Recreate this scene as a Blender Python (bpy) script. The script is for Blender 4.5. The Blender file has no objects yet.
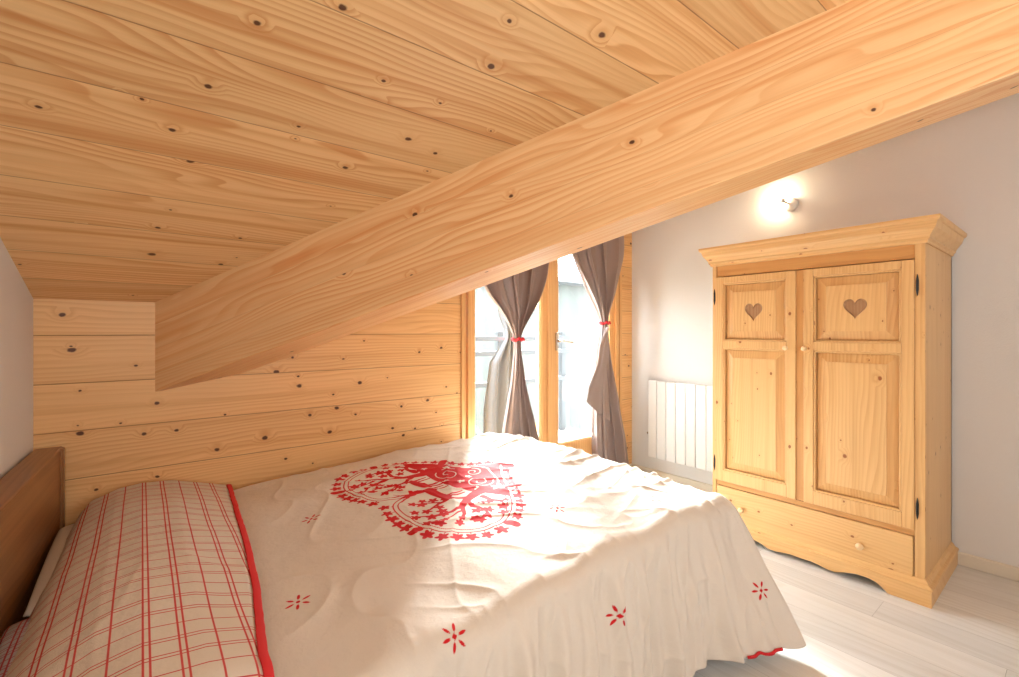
import bpy, bmesh, math, random
import numpy as np
from mathutils import Vector, Matrix
random.seed(7); rng = np.random.default_rng(11)
PI = math.pi
H = 1.3            # camera height in metres; layout numbers below are in units of H, heights measured from the floor
SC = bpy.context.scene
COL = SC.collection

# ------------------------------------------------------------------ camera
FPX = 463.9
cam_d = bpy.data.cameras.new('camera'); cam = bpy.data.objects.new('camera', cam_d); COL.objects.link(cam)
cam_d.sensor_width = 36.0; cam_d.sensor_fit = 'HORIZONTAL'; cam_d.lens = 36.0 * FPX / 1019.0
cam_d.shift_y = -7.0 / 1019.0
cam_d.clip_start = 0.02; cam_d.clip_end = 200
cam.location = (0, 0, H)
cam.rotation_euler = (PI / 2, 0, -math.atan2(.621, .784))
SC.camera = cam
# ------------------------------------------------------------------ world, lights, exposure
SC.view_settings.view_transform = 'Standard'; SC.view_settings.look = 'None'
SC.view_settings.exposure = 0.60; SC.view_settings.gamma = 1.0; SC.view_settings.use_curve_mapping = False
W = bpy.data.worlds.new('sky'); SC.world = W; W.use_nodes = True
bg = W.node_tree.nodes['Background']; bg.inputs[0].default_value = (0.84, 0.93, 1.0, 1); bg.inputs[1].default_value = 15.0

def light(name, kind, loc, energy, color, **kw):
    d = bpy.data.lights.new(name, kind); d.energy = energy; d.color = color
    for k, v in kw.items(): setattr(d, k, v)
    o = bpy.data.objects.new(name, d); COL.objects.link(o); o.location = [c * H for c in loc]
    return o
def aim(o, d):
    o.rotation_euler = Vector(d).to_track_quat('-Z', 'Y').to_euler()
sun = light('sun', 'SUN', (5, 8, 6), 34.0, (0.96, 0.98, 1.0), angle=math.radians(16))
aim(sun, (-.52, -.86, -.52))
rear_fill = light('fill_light_behind', 'AREA', (0.9, -1.5, 1.35), 24.0, (0.92, 0.96, 1.0), shape='RECTANGLE', size=1.6, size_y=1.1)  # unseen soft fill added behind the camera; the rear wall has no window
aim(rear_fill, (0.1, 1, .25))
room_lamp = light('room_lamp', 'AREA', (-.15, -.9, 1.13), 11.0, (1.0, 0.92, 0.82), shape='DISK', size=.30)
aim(room_lamp, (0.62, 0.78, .12))

# ------------------------------------------------------------------ materials
def new_mat(name):
    m = bpy.data.materials.new(name); m.use_nodes = True
    nt = m.node_tree; return m, nt, nt.nodes['Principled BSDF']
class NT:
    def __init__(s, nt): s.nt = nt
    def n(s, t, **kw):
        x = s.nt.nodes.new(t)
        for k, v in kw.items(): setattr(x, k, v)
        return x
    def put(s, sock, v):
        if v is None: return
        if isinstance(v, bpy.types.NodeSocket): s.nt.links.new(v, sock)
        else: sock.default_value = v
    def m(s, op, a, b=None, c=None, clamp=False):
        x = s.n('ShaderNodeMath', operation=op); x.use_clamp = clamp
        s.put(x.inputs[0], a); s.put(x.inputs[1], b)
        if c is not None: s.put(x.inputs[2], c)
        return x.outputs[0]
    def step(s, v, a, b, lo=0.0, hi=1.0):
        x = s.n('ShaderNodeMapRange', interpolation_type='SMOOTHSTEP')
        s.put(x.inputs[0], v); s.put(x.inputs[1], a); s.put(x.inputs[2], b); s.put(x.inputs[3], lo); s.put(x.inputs[4], hi)
        return x.outputs[0]
    def xyz(s, x, y, z=0.0):
        c = s.n('ShaderNodeCombineXYZ'); s.put(c.inputs[0], x); s.put(c.inputs[1], y); s.put(c.inputs[2], z); return c.outputs[0]
    def noise(s, v, scale, detail=2.0, rough=.5):
        x = s.n('ShaderNodeTexNoise'); s.put(x.inputs['Vector'], v); x.inputs['Scale'].default_value = scale
        x.inputs['Detail'].default_value = detail; x.inputs['Roughness'].default_value = rough; return x.outputs[0]
    def mix(s, f, a, b, mode='MIX'):
        x = s.n('ShaderNodeMix', data_type='RGBA', blend_type=mode)
        s.put(x.inputs[0], f); s.put(x.inputs[6], a); s.put(x.inputs[7], b); return x.outputs[2]
    def uv(s):
        t = s.n('ShaderNodeUVMap'); t.uv_map = 'UVMap'
        p = s.n('ShaderNodeSeparateXYZ'); s.put(p.inputs[0], t.outputs[0]); return p.outputs[0], p.outputs[1]
    def bump(s, h, strength, dist=.01, bs=None):
        x = s.n('ShaderNodeBump'); s.put(x.inputs['Height'], h); x.inputs['Strength'].default_value = strength
        x.inputs['Distance'].default_value = dist
        return x.outputs[0]
def C4(c): return (c[0], c[1], c[2], 1.0)

def wood(name, base, ring, knotc=(.075, .022, .008), plank=None, off=0.0, freq=22, amp=2.2, knot_scale=3.2,
         knot_frac=.5, knot_r=(.006, .016), rough=.42, ringw=.6, tint=.12, groove=.0022, gdark=.35, length=None, fine=.5, streak=.35):
    """Pine / oak: UV x runs along the grain, UV y across it, both in metres."""
    m, nt, b = new_mat(name); N = NT(nt)
    X, Y = N.uv()
    gm = None; t = None
    X0, Y0 = X, Y
    if plank:
        q = N.m('ADD', N.m('DIVIDE', Y, plank), off)
        idx = N.m('FLOOR', q); fr = N.m('FRACT', q)
        w = N.n('ShaderNodeTexWhiteNoise', noise_dimensions='1D'); N.put(w.inputs['W'], idx); t = w.outputs[0]
        edge = N.m('MULTIPLY', N.m('MINIMUM', fr, N.m('SUBTRACT', 1.0, fr)), plank)
        gm = N.step(edge, 0.0, groove, 1.0, 0.0)
        if length:
            ql = N.m('ADD', N.m('DIVIDE', X, length), N.m('MULTIPLY', t, 7.3))
            fl = N.m('FRACT', ql); il = N.m('FLOOR', ql)
            w2 = N.n('ShaderNodeTexWhiteNoise', noise_dimensions='2D'); N.put(w2.inputs['Vector'], N.xyz(idx, il)); t = w2.outputs[0]
            e2 = N.m('MULTIPLY', N.m('MINIMUM', fl, N.m('SUBTRACT', 1.0, fl)), length)
            gm = N.m('MAXIMUM', gm, N.step(e2, 0.0, groove, 1.0, 0.0))
        X = N.m('ADD', X, N.m('MULTIPLY', t, 37.0)); Y = N.m('ADD', Y, N.m('MULTIPLY', t, 11.0))
    # knots
    vo = N.n('ShaderNodeTexVoronoi', voronoi_dimensions='2D'); vo.inputs['Scale'].default_value = knot_scale
    N.put(vo.inputs['Vector'], N.xyz(N.m('MULTIPLY', X, .75), Y))
    sep = N.n('ShaderNodeSeparateColor'); N.put(sep.inputs[0], vo.outputs['Color'])
    d = N.m('DIVIDE', vo.outputs['Distance'], knot_scale)
    d = N.m('ADD', d, N.m('MULTIPLY', N.m('SUBTRACT', N.noise(N.xyz(X, Y), 60, 1), .5), .006))
    on = N.m('GREATER_THAN', sep.outputs[0], 1.0 - knot_frac)
    r2 = N.m('POWER', sep.outputs[1], 2.0)
    kr = N.m('ADD', knot_r[0], N.m('MULTIPLY', r2, knot_r[1] - knot_r[0]))
    kr = N.m('MULTIPLY', kr, on)
    km = N.m('MULTIPLY', on, N.step(d, N.m('MULTIPLY', kr, .55), N.m('MULTIPLY', kr, 1.05), 1.0, 0.0))
    halo = N.m('MULTIPLY', on, N.step(d, kr, N.m('MULTIPLY', kr, 4.2), 1.0, 0.0))
    # growth rings
    wv = N.xyz(N.m('MULTIPLY', X, .55), N.m('MULTIPLY', Y, 3.4))
    warp = N.noise(wv, 1.0, 2.0, .45)
    warp2 = N.noise(N.xyz(N.m('MULTIPLY', X, 2.5), N.m('MULTIPLY', Y, 9.0)), 1.0, 1.0)
    r = N.m('ADD', N.m('MULTIPLY', Y, freq), N.m('MULTIPLY', warp, amp * 4))
    r = N.m('ADD', r, N.m('MULTIPLY', warp2, 1.7))
    r = N.m('ADD', r, N.m('MULTIPLY', halo, 1.3))
    s = N.m('FRACT', r)
    line = N.m('MULTIPLY', N.step(s, 0.25, .93), N.step(s, .93, 1.0, 1.0, 0.0))
    patch = N.step(N.noise(N.xyz(N.m('MULTIPLY', X, .8), N.m('MULTIPLY', Y, 5.0), 3.1), 1.0, 2.0), .35, .68, .25, 1.0)
    line = N.m('MULTIPLY', line, patch)
    fib = N.noise(N.xyz(N.m('MULTIPLY', X, 4.0), N.m('MULTIPLY', Y, 170.0)), 1.0, 2.0)
    c = N.mix(N.m('MULTIPLY', line, ringw), C4(base), C4(ring))
    st_ = N.step(N.noise(N.xyz(N.m('MULTIPLY', X, .45), N.m('MULTIPLY', Y, 22.0), 4.0), 1.0, 2.0), .48, .72, 0.0, streak)
    c = N.mix(st_, c, C4(ring))
    c = N.mix(N.m('MULTIPLY', halo, .16), c, C4(ring))
    fibc = N.m('ADD', 1.0 - fine * .16, N.m('MULTIPLY', fib, fine * .32))
    if t is not None: fibc = N.m('MULTIPLY', fibc, N.m('ADD', 1.0 - tint, N.m('MULTIPLY', t, tint * 2 * .9)))
    low = N.noise(N.xyz(N.m('MULTIPLY', X, .9), N.m('MULTIPLY', Y, 7.0), 9.0), 1.0, 1.0)
    fibc = N.m('MULTIPLY', fibc, N.m('ADD', .93, N.m('MULTIPLY', low, .14)))
    vs = N.n('ShaderNodeVectorMath', operation='SCALE'); N.put(vs.inputs[0], c); N.put(vs.inputs[3], fibc); c = vs.outputs[0]
    c = N.mix(N.m('MULTIPLY', km, .96), c, C4(knotc))
    h = N.m('MULTIPLY', fib, .12)
    if gm is not None:
        c = N.mix(N.m('MULTIPLY', gm, 1 - gdark), c, C4([x * .35 for x in ring]))
        h = N.m('SUBTRACT', h, gm)
    N.put(b.inputs['Base Color'], c); b.inputs['Roughness'].default_value = rough
    b.inputs['Specular IOR Level'].default_value = .35
    N.put(b.inputs['Normal'], N.bump(h, .45, .004))
    return m
def plain(name, col, rough=.5, metal=0.0, spec=.5, bump=None, emit=None, var=0.0):
    m, nt, b = new_mat(name); N = NT(nt)
    b.inputs['Base Color'].default_value = C4(col); b.inputs['Roughness'].default_value = rough
    b.inputs['Metallic'].default_value = metal; b.inputs['Specular IOR Level'].default_value = spec
    tc = N.n('ShaderNodeTexCoord')
    if var:
        f = N.noise(tc.outputs['Object'], 6.0, 3.0)
        N.put(b.inputs['Base Color'], N.mix(f, C4([c * (1 - var) for c in col]), C4([min(1, c * (1 + var)) for c in col])))
    if bump:
        N.put(b.inputs['Normal'], N.bump(N.noise(tc.outputs['Object'], bump[0], 2.0), bump[1], .003))
    if emit:
        b.inputs['Emission Color'].default_value = C4(emit[0]); b.inputs['Emission Strength'].default_value = emit[1]
    return m
PB = (.80, .50, .235); PR = (.60, .26, .075)
M = {}
M['ceil'] = wood('pine_ceiling_boards', (.83, .54, .26), (.56, .21, .05), plank=.2145, off=.27, freq=44, amp=4.2, knot_scale=5.6, knot_frac=.62, knot_r=(.004, .016), tint=.13, ringw=.58, groove=.0026, gdark=.3, streak=.55)
M['wallwood'] = wood('pine_wall_boards', (.80, .48, .21), (.56, .23, .06), plank=.2028, off=.0, freq=50, amp=2.6, knot_scale=7.5, knot_frac=.7, groove=.003, gdark=.15, knot_r=(.005, .013), tint=.07, ringw=.48)
M['beam'] = wood('glulam_spruce', (.84, .53, .26), (.66, .235, .06), plank=.108, groove=.0007, gdark=.6, tint=.05, off=.3, streak=.5, freq=36, amp=4.6, knot_scale=3.6, knot_frac=.5, knot_r=(.006, .012), ringw=.62)
M['pine'] = wood('waxed_pine', (.75, .46, .20), (.58, .28, .09), freq=55, amp=2.6, knot_scale=7.0, knot_frac=.62, knot_r=(.0035, .0115), ringw=.5, rough=.38, knotc=(.30, .09, .025))
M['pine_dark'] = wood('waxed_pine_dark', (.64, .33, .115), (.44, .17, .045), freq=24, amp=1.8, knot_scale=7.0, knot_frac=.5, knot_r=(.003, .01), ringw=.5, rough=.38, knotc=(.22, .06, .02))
M['pine_mid'] = wood('waxed_pine_mid', (.72, .42, .17), (.54, .24, .07), freq=60, amp=2.6, knot_scale=7.0, knot_frac=.5, knot_r=(.003, .01), ringw=.5, rough=.38, knotc=(.26, .08, .025))
M['carved'] = wood('carved_pine', (.42, .235, .12), (.30, .14, .06), freq=60, amp=2, knot_frac=.1, ringw=.5, rough=.5)
M['frame'] = wood('larch_joinery', (.74, .42, .17), (.58, .26, .08), freq=40, amp=1.0, knot_scale=2.0, knot_frac=.1, ringw=.5, rough=.35)
M['oak'] = wood('oak_headboard', (.31, .140, .05), (.16, .062, .02), freq=45, amp=1.6, knot_scale=2.0, knot_frac=.15, ringw=.6, rough=.35, knotc=(.08, .03, .01), fine=1.0)
M['floor'] = wood('whitewashed_planks', (.74, .73, .71), (.60, .575, .53), knotc=(.40, .35, .29), plank=.19, freq=16, amp=2.4, knot_scale=1.6, knot_frac=.3, tint=.09, ringw=.45, rough=.38, groove=.0016, length=1.25, gdark=.45)
M['deck'] = wood('deck_boards', (.45, .40, .35), (.33, .28, .23), plank=.14, freq=20, knot_frac=.2, ringw=.4)
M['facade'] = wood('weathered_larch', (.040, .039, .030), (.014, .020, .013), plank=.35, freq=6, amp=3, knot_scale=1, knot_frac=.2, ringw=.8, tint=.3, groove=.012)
M['plaster'] = plain('white_textured_paint', (.74, .72, .70), .75, bump=(140, .35), spec=.25)
M['skirt'] = plain('cream_painted_wood', (.72, .65, .54), .5, spec=.3)
M['radiator'] = plain('white_enamel', (.82, .82, .80), .28)
M['chrome'] = plain('brushed_steel', (.62, .60, .57), .25, metal=1.0)
M['iron'] = plain('black_iron', (.02, .018, .016), .45, metal=.4)
M['curtain'] = plain('taupe_satin', (.30, .215, .19), .36, spec=.5, bump=(260, .1))
M['pane_reflection'] = plain('blue_curtain_reflection', (.062, .076, .10), .6)  # tone of the curtain's reflection in the glass, put into a cloth colour
M['red'] = plain('red_cotton', (.62, .03, .035), .7, spec=.2)
M['linen'] = plain('beige_linen', (.66, .60, .53), .8, spec=.2, bump=(500, .2))
M['greylinen'] = plain('grey_linen', (.45, .45, .46), .8, spec=.2)
M['mattress'] = plain('mattress_ticking', (.7, .68, .64), .8)
M['brasswood'] = plain('turned_pine_knob', (.80, .55, .30), .3, spec=.6)
M['lampwhite'] = plain('white_porcelain', (.85, .83, .78), .3)
M['bulb'] = plain('lit_bulb', (1, .95, .85), .4, emit=((1.0, .86, .62), 40.0))
M['darkrail'] = plain('dark_balcony_rail', (.014, .014, .016), .6)
M['roofing'] = plain('slate_roof', (.05, .05, .052), .7)
M['ground'] = plain('pale_ground', (.20, .21, .19), .9, var=.1)
def glass_mat():
    m = bpy.data.materials.new('clear_glass'); m.use_nodes = True; nt = m.node_tree; N = NT(nt)
    for x in list(nt.nodes): nt.nodes.remove(x)
    o = N.n('ShaderNodeOutputMaterial'); tr = N.n('ShaderNodeBsdfTransparent'); gl = N.n('ShaderNodeBsdfGlossy')
    tr.inputs[0].default_value = (.96, .98, .97, 1); gl.inputs['Roughness'].default_value = .02
    fr = N.n('ShaderNodeFresnel'); ge = N.n('ShaderNodeNewGeometry'); N.put(fr.inputs[0], N.m('SUBTRACT', 1.45, N.m('MULTIPLY', ge.outputs['Backfacing'], 1.45 - 1 / 1.45)))
    mx = N.n('ShaderNodeMixShader'); N.put(mx.inputs[0], fr.outputs[0]); N.put(mx.inputs[1], tr.outputs[0]); N.put(mx.inputs[2], gl.outputs[0])
    N.put(o.inputs[0], mx.outputs[0]); return m
M['glass'] = glass_mat()
def fabric_mat(name, base, red, mode):
    m, nt, b = new_mat(name); N = NT(nt)
    X, Y = N.uv()
    weave = N.noise(N.xyz(N.m('MULTIPLY', X, 900.0), N.m('MULTIPLY', Y, 250.0)), 1.0, 1.0)
    crump = N.noise(N.xyz(X, N.m('MULTIPLY', Y, 1.0)), 16.0, 4.0, .6)
    base_c = N.mix(weave, C4([c * .95 for c in base]), C4(base))
    if mode == 'print':
        a = N.n('ShaderNodeAttribute', attribute_name='print_sdf')
        f = N.step(a.outputs['Fac'], .5 - .045, .5 + .045, 1.0, 0.0)
        c = N.mix(f, base_c, C4(red))
    else:
        P = mode
        masks = []
        for q, wd in ((X, .0021), (Y, .0017)):
            for o in (0, P / 3 - .0055, P / 3 + .0055, 2 * P / 3 - .0055, 2 * P / 3 + .0055):
                fr = N.m('FRACT', N.m('ADD', N.m('DIVIDE', N.m('SUBTRACT', q, o), P), 50.5))
                dd = N.m('MULTIPLY', N.m('ABSOLUTE', N.m('SUBTRACT', fr, .5)), P)
                masks.append(N.step(dd, wd * .6, wd * 1.3, .9, 0.0))
        f = masks[0]
        for k in masks[1:]: f = N.m('MAXIMUM', f, k)
        c = N.mix(f, base_c, C4(red))
    N.put(b.inputs['Base Color'], c); b.inputs['Roughness'].default_value = .8; b.inputs['Specular IOR Level'].default_value = .15
    b.inputs['Sheen Weight'].default_value = 0
    h = N.m('ADD', N.m('MULTIPLY', weave, .08), crump)
    N.put(b.inputs['Normal'], N.bump(h, .45, .014))
    return m
M['duvet'] = fabric_mat('cream_cotton_with_red_print', (.74, .67, .59), (.56, .010, .014), 'print')
M['plaid'] = fabric_mat('cream_cotton_red_check', (.70, .62, .53), (.55, .014, .02), .18)

# ------------------------------------------------------------------ mesh helpers
def up(v): return v
class MB:
    """Collects shapes (coordinates in units of H, z from the floor) and links them as ONE mesh object."""
    def __init__(s): s.bm = bmesh.new()
    def box(s, a, b, bev=0.0):
        r = bmesh.ops.create_cube(s.bm, size=1.0)
        c = [(a[i] + b[i]) / 2 for i in range(3)]; d = [abs(b[i] - a[i]) for i in range(3)]
        for v in r['verts']: v.co = Vector((c[0] + v.co.x * d[0], c[1] + v.co.y * d[1], c[2] + v.co.z * d[2]))
        if bev:
            es = list({e for v in r['verts'] for e in v.link_edges})
            bmesh.ops.bevel(s.bm, geom=es, offset=bev, segments=2, affect='EDGES', profile=.5)
        return s
    def prism(s, pts, ext, bev=0.0):
        """closed polygon (3D points) extruded by the vector ext"""
        e = Vector(ext); a = [s.bm.verts.new(p) for p in pts]; b = [s.bm.verts.new(Vector(p) + e) for p in pts]
        fs = [s.bm.faces.new(a), s.bm.faces.new(b[::-1])]
        n = len(pts)
        for i in range(n): fs.append(s.bm.faces.new((a[i], b[i], b[(i + 1) % n], a[(i + 1) % n])))
        if bev:
            es = list({ed for f in fs for ed in f.edges})
            bmesh.ops.bevel(s.bm, geom=es, offset=bev, segments=2, affect='EDGES', profile=.5)
        return s
    def slab(s, pts, h):
        """polygon with per-vertex z, thickened upward by h"""
        return s.prism(pts, (0, 0, h))
    def lathe(s, prof, org, axis, seg=24):
        ax = Vector(axis).normalized(); t = ax.orthogonal().normalized(); u = ax.cross(t); org = Vector(org)
        rings = []
        for (r, h) in prof:
            if r < 1e-6: rings.append([s.bm.verts.new(org + ax * h)])
            else: rings.append([s.bm.verts.new(org + ax * h + (t * math.cos(2 * PI * k / seg) + u * math.sin(2 * PI * k / seg)) * r) for k in range(seg)])
        for A, B in zip(rings[:-1], rings[1:]):
            for k in range(seg):
                k2 = (k + 1) % seg
                vs = [A[k % len(A)], B[k % len(B)], B[k2 % len(B)], A[k2 % len(A)]]
                q = []
                for v in vs:
                    if v not in q: q.append(v)
                if len(q) > 2: s.bm.faces.new(q)
        for R, fl in ((rings[0], 1), (rings[-1], 0)):
            if len(R) > 2: s.bm.faces.new(R[::-1] if fl else R)
        return s
    def tube(s, pts, r, seg=10):
        pts = [Vector(p) for p in pts]; rings = []
        for i, p in enumerate(pts):
            d = (pts[min(i + 1, len(pts) - 1)] - pts[max(i - 1, 0)]).normalized()
            if i == 0: t = d.orthogonal().normalized()
            else: t = (t - d * t.dot(d)).normalized()
            u = d.cross(t); rr = r[i] if isinstance(r, (list, tuple)) else r
            rings.append([s.bm.verts.new(p + (t * math.cos(2 * PI * k / seg) + u * math.sin(2 * PI * k / seg)) * rr) for k in range(seg)])
        for A, B in zip(rings[:-1], rings[1:]):
            for k in range(seg): s.bm.faces.new((A[k], B[k], B[(k + 1) % seg], A[(k + 1) % seg]))
        s.bm.faces.new(rings[0][::-1]); s.bm.faces.new(rings[-1])
        return s
    def build(s, name, mat, parent=None, org=(0, 0, 0), grain=None, across=None, smooth=False, uvoff=None):
        bm = s.bm; bmesh.ops.recalc_face_normals(bm, faces=bm.faces)
        uvl = bm.loops.layers.uv.new('UVMap')
        if grain is not None:
            g = Vector(grain).normalized(); o = uvoff if uvoff is not None else (random.uniform(0, 30), random.uniform(0, 30))
            for f in bm.faces:
                n = f.normal
                if across is not None: w = Vector(across).normalized()
                else:
                    w = n.cross(g)
                    if w.length < .35: w = n.orthogonal()
                    w.normalize()
                    k = max(range(3), key=lambda i: abs(w[i]))
                    if w[k] < 0: w = -w
                sh = 0 if across is not None else n.x * .31 + n.y * .57 + n.z * .83
                for l in f.loops:
                    c = l.vert.co * H
                    l[uvl].uv = (c.dot(g) + o[0], c.dot(w) + o[1] + sh)
        O = Vector(parent['org'] if parent and 'org' in parent.keys() else org)
        if parent is None: O = Vector(org)
        for v in bm.verts: v.co = (v.co - O) * H
        me = bpy.data.meshes.new(name); bm.to_mesh(me); bm.free()
        me.materials.append(mat)
        if smooth:
            for p in me.polygons: p.use_smooth = True
        return link(name, me, parent, O)
def link(name, me, parent, O):
    ob = bpy.data.objects.new(name, me); COL.objects.link(ob)
    if parent is not None: ob.parent = parent
    else: ob.location = Vector(O) * H
    ob['org'] = list(O)
    return ob
def tag(o, label, cat, group=None):
    o['label'] = label; o['category'] = cat
    if group: o['group'] = group
    return o
def empty(name, org, label=None, cat=None, group=None):
    e = bpy.data.objects.new(name, None); COL.objects.link(e); e.location = Vector(org) * H; e['org'] = list(org)
    e.empty_display_size = .05
    if label: tag(e, label, cat, group)
    return e
def struct(o): o['kind'] = 'structure'; return o

# ------------------------------------------------------------------ room shell
YB, XR = 2.064, 2.755
KS = .40; Z0 = 1.1032
BX, BS = .036, .7512           # plan line of the beam's front face: x = BX + BS*(YB-y)
ZT = 2.30
YF = YB - (ZT - Z0) / KS       # where the slope reaches the flat part behind the camera
XF2 = BX + BS * (YB - YF)
def zc1(y): return Z0 + KS * (YB - y)
def bx(y): return BX + BS * (YB - y)
def zc2(x): return Z0 + KS / BS * (x - BX)
YREAR = -1.9
struct(MB().box((-.65, YREAR - .1, -.1), (2.9, 2.28, 0)).build('floor', M['floor'], grain=(0, 1, 0), across=(1, 0, 0), uvoff=(0, .05)))
# ceiling boards over the bed, running parallel to the back wall
slope = Vector((0, -1, KS))
cl = MB().slab([(-.65, 2.2, zc1(2.2)), (bx(2.2) + .12, 2.2, zc1(2.2)), (bx(YF) + .12, YF, ZT), (-.65, YF, ZT)], .1)
struct(cl.build('ceiling', M['ceil'], grain=(1, 0, 0), across=slope, uvoff=(3.3, 0)))
c2 = MB().slab([(bx(2.2) + .02, 2.2, zc2(bx(2.2)) + .005), (XF2 + .02, YF, ZT + .005), (XF2, 2.2, ZT)], .1)
struct(c2.build('ceiling_dormer', M['ceil'], grain=(0, 1, 0), across=(1, 0, .5)))
c3 = MB().box((XF2 - .02, YF, ZT), (2.9, 2.2, ZT + .1)).box((-.65, YREAR - .1, ZT), (2.9, YF, ZT + .1))
struct(c3.build('ceiling_flat', M['ceil'], grain=(1, 0, 0), across=(0, 1, 0)))
# walls
DX0, DX1, DZ = 1.338, 2.60, 1.68       # French window opening
bw = MB().box((-.65, YB, 0), (DX0, 2.2, 2.4)).box((DX1, YB, 0), (2.9, 2.2, 2.4)).box((DX0, YB, DZ), (DX1, 2.2, 2.4))
struct(bw.build('wall_back', M['wallwood'], grain=(1, 0, 0), across=(0, 0, 1), uvoff=(.4, -.9876 * H + .2028 * 10)))
struct(MB().box((XR, YREAR, 0), (2.9, YB, 2.4)).build('wall_right', M['plaster']))
def lx(y): return -.267 - .0441 * (YB - y)
struct(MB().prism([(lx(YB), YB, 0), (lx(YREAR), YREAR, 0), (-.65, YREAR, 0), (-.65, YB, 0)], (0, 0, 2.4)).build('wall_left', M['plaster']))
struct(MB().box((-.65, YREAR - .1, 0), (2.9, YREAR, 2.4)).build('wall_rear', M['plaster']))
def bb(pts, ext, name): struct(MB().prism(pts, ext, .0025).build(name, M['skirt']))
bb([(XR, YREAR, 0), (XR - .012, YREAR, 0), (XR - .012, YREAR, .05), (XR - .007, YREAR, .055), (XR, YREAR, .055)], (0, YB - YREAR, 0), 'baseboard_right')
bb([(DX1 + .05, YB, 0), (DX1 + .05, YB - .012, 0), (DX1 + .05, YB - .012, .05), (DX1 + .05, YB - .007, .055), (DX1 + .05, YB, .055)], (XR - .012 - DX1 - .05, 0, 0), 'baseboard_back')
# the diagonal beam
n2 = Vector((1, BS, 0)).normalized(); BW = .222; BH = .318
d3 = Vector((BS, -1, KS))
A = Vector((BX, YB, Z0)) - d3 * .08
q = [A - Vector((0, 0, BH)), A - Vector((0, 0, BH)) + n2 * BW, A + n2 * BW + Vector((0, 0, .14)), A + Vector((0, 0, .06))]
bmx = MB().prism(q, d3 * 3.05, .004)
beam = struct(bmx.build('trim_1', M['beam'], grain=d3, uvoff=(5.3, 2.1)))
beam['label'] = 'massive diagonal spruce beam crossing the room under the sloping ceiling'

# ------------------------------------------------------------------ French window (door_1)
door = struct(empty('door_1', (1.97, YB, 0)))
fr = MB(); y0, y1 = YB - .012, YB + .07
fr.box((DX0 - .030, y0, 0), (DX0 - .006, YB + .02, DZ + .03), .002)
fr.box((DX1 + .006, y0, 0), (DX1 + .030, YB + .02, DZ + .03), .002)
fr.box((DX0 - .030, y0, DZ + .006), (DX1 + .030, YB + .02, DZ + .03), .002)
fr.box((DX0 + .010, y0, 0), (DX0 + .035, y1, DZ), .002)
fr.box((DX1 - .035, y0, 0), (DX1 - .004, y1, DZ), .002)
fr.box((DX0 + .010, y0 + .002, DZ - .04), (DX1 - .004, y1, DZ), .002)
fr.box((DX0 + .012, y0 + .006, 0), (DX1 - .006, y1 + .03, .045), .002)
fr.build('door_frame', M['frame'], door, grain=(0, 0, 1))
XM = 1.951
for (a, b, hand) in ((DX0 + .036, XM - .001, 0), (XM + .001, DX1 - .036, 1)):
    lf = MB(); sl = .028 if not hand else .074; sr = .074 if not hand else .05
    yy0, yy1 = YB + .004, YB + .05
    lf.box((a, yy0, .05), (a + sl, yy1, DZ - .045), .003); lf.box((b - sr, yy0, .05), (b, yy1, DZ - .045), .003)
    lf.box((a + sl, yy0, .05), (b - sr, yy1, .30), .003); lf.box((a + sl, yy0, DZ - .12), (b - sr, yy1, DZ - .045), .003)
    # raised cover strip on the meeting stile, glazing beads
    if hand: lf.box((a - .022, yy0 - .012, .05), (a + .025, yy0, DZ - .045), .003)
    else: lf.box((b - .065, yy0 - .005, .05), (b - .05, yy0, DZ - .045), .002)
    leaf = lf.build('door_leaf', M['frame'], door, grain=(0, 0, 1))
    gl = MB().box((a + sl - .004, YB + .026, .296), (b - sr + .004, YB + .031, DZ - .116)).build('glass_pane', M['glass'], leaf)
    bd = MB()
    for (p, r_) in (((a + sl, .30), (a + sl + .007, DZ - .12)), ((b - sr - .007, .30), (b - sr, DZ - .12)), ((a + sl, .30), (b - sr, .307))):
        bd.box((p[0], YB + .012, p[1]), (r_[0], YB + .026, r_[1]), .001)
    bd.build('glazing_bead', plain('pale_bead', (.78, .70, .48), .4), leaf)
hz = .938; hx = 2.004
hd = MB().box((hx - .010, YB - .012, hz - .055), (hx + .010, YB + .004, hz + .055), .003)
hd.tube([(hx, YB - .006, hz + .004), (hx, YB - .045, hz + .004), (hx + .012, YB - .055, hz + .004), (hx + .085, YB - .055, hz - .004)], .0075)
hd.build('door_handle', M['chrome'], door, smooth=False)
# dark gap line between casing and frame
# ------------------------------------------------------------------ outside
deck = MB().box((.4, 2.2, -.12), (3.6, 3.5, -.03)); struct(deck.build('balcony_floor', M['deck'], grain=(1, 0, 0), across=(0, 1, 0)))
gr = MB().box((-30, 3.5, -5.0), (45, 60, -4.9)); struct(gr.build('ground', M['ground']))
rail = empty('balcony_railing', (2.0, 3.42, 0), 'dark balcony railing seen through the left pane of the French window', 'railing')
for z in (.52, .80, .935):
    MB().box((.5, 3.40, z - .022), (3.5, 3.44, z + .022), .003).build('rail', M['darkrail'], rail)
for x in (.55, 1.5, 2.62, 3.45):
    MB().box((x - .03, 3.44, -.15), (x + .03, 3.49, 1.0), .003).build('post', M['darkrail'], rail)
nb = empty('neighbouring_chalet', (10, 8, -5), 'pale weathered timber chalet beyond the balcony, seen through the French window', 'building')
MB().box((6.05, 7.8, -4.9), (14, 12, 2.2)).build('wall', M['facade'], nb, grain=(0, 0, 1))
MB().prism([(5.6, 7.3, 2.1), (14.4, 7.3, 2.1), (14.4, 7.3, 2.2), (5.6, 7.3, 2.2)], (0, 5.2, 0)).build('roof', M['roofing'], nb)
MB().box((7.1, 7.76, -1.6), (7.7, 7.81, -.5), .02).build('window', M['roofing'], nb)

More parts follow.
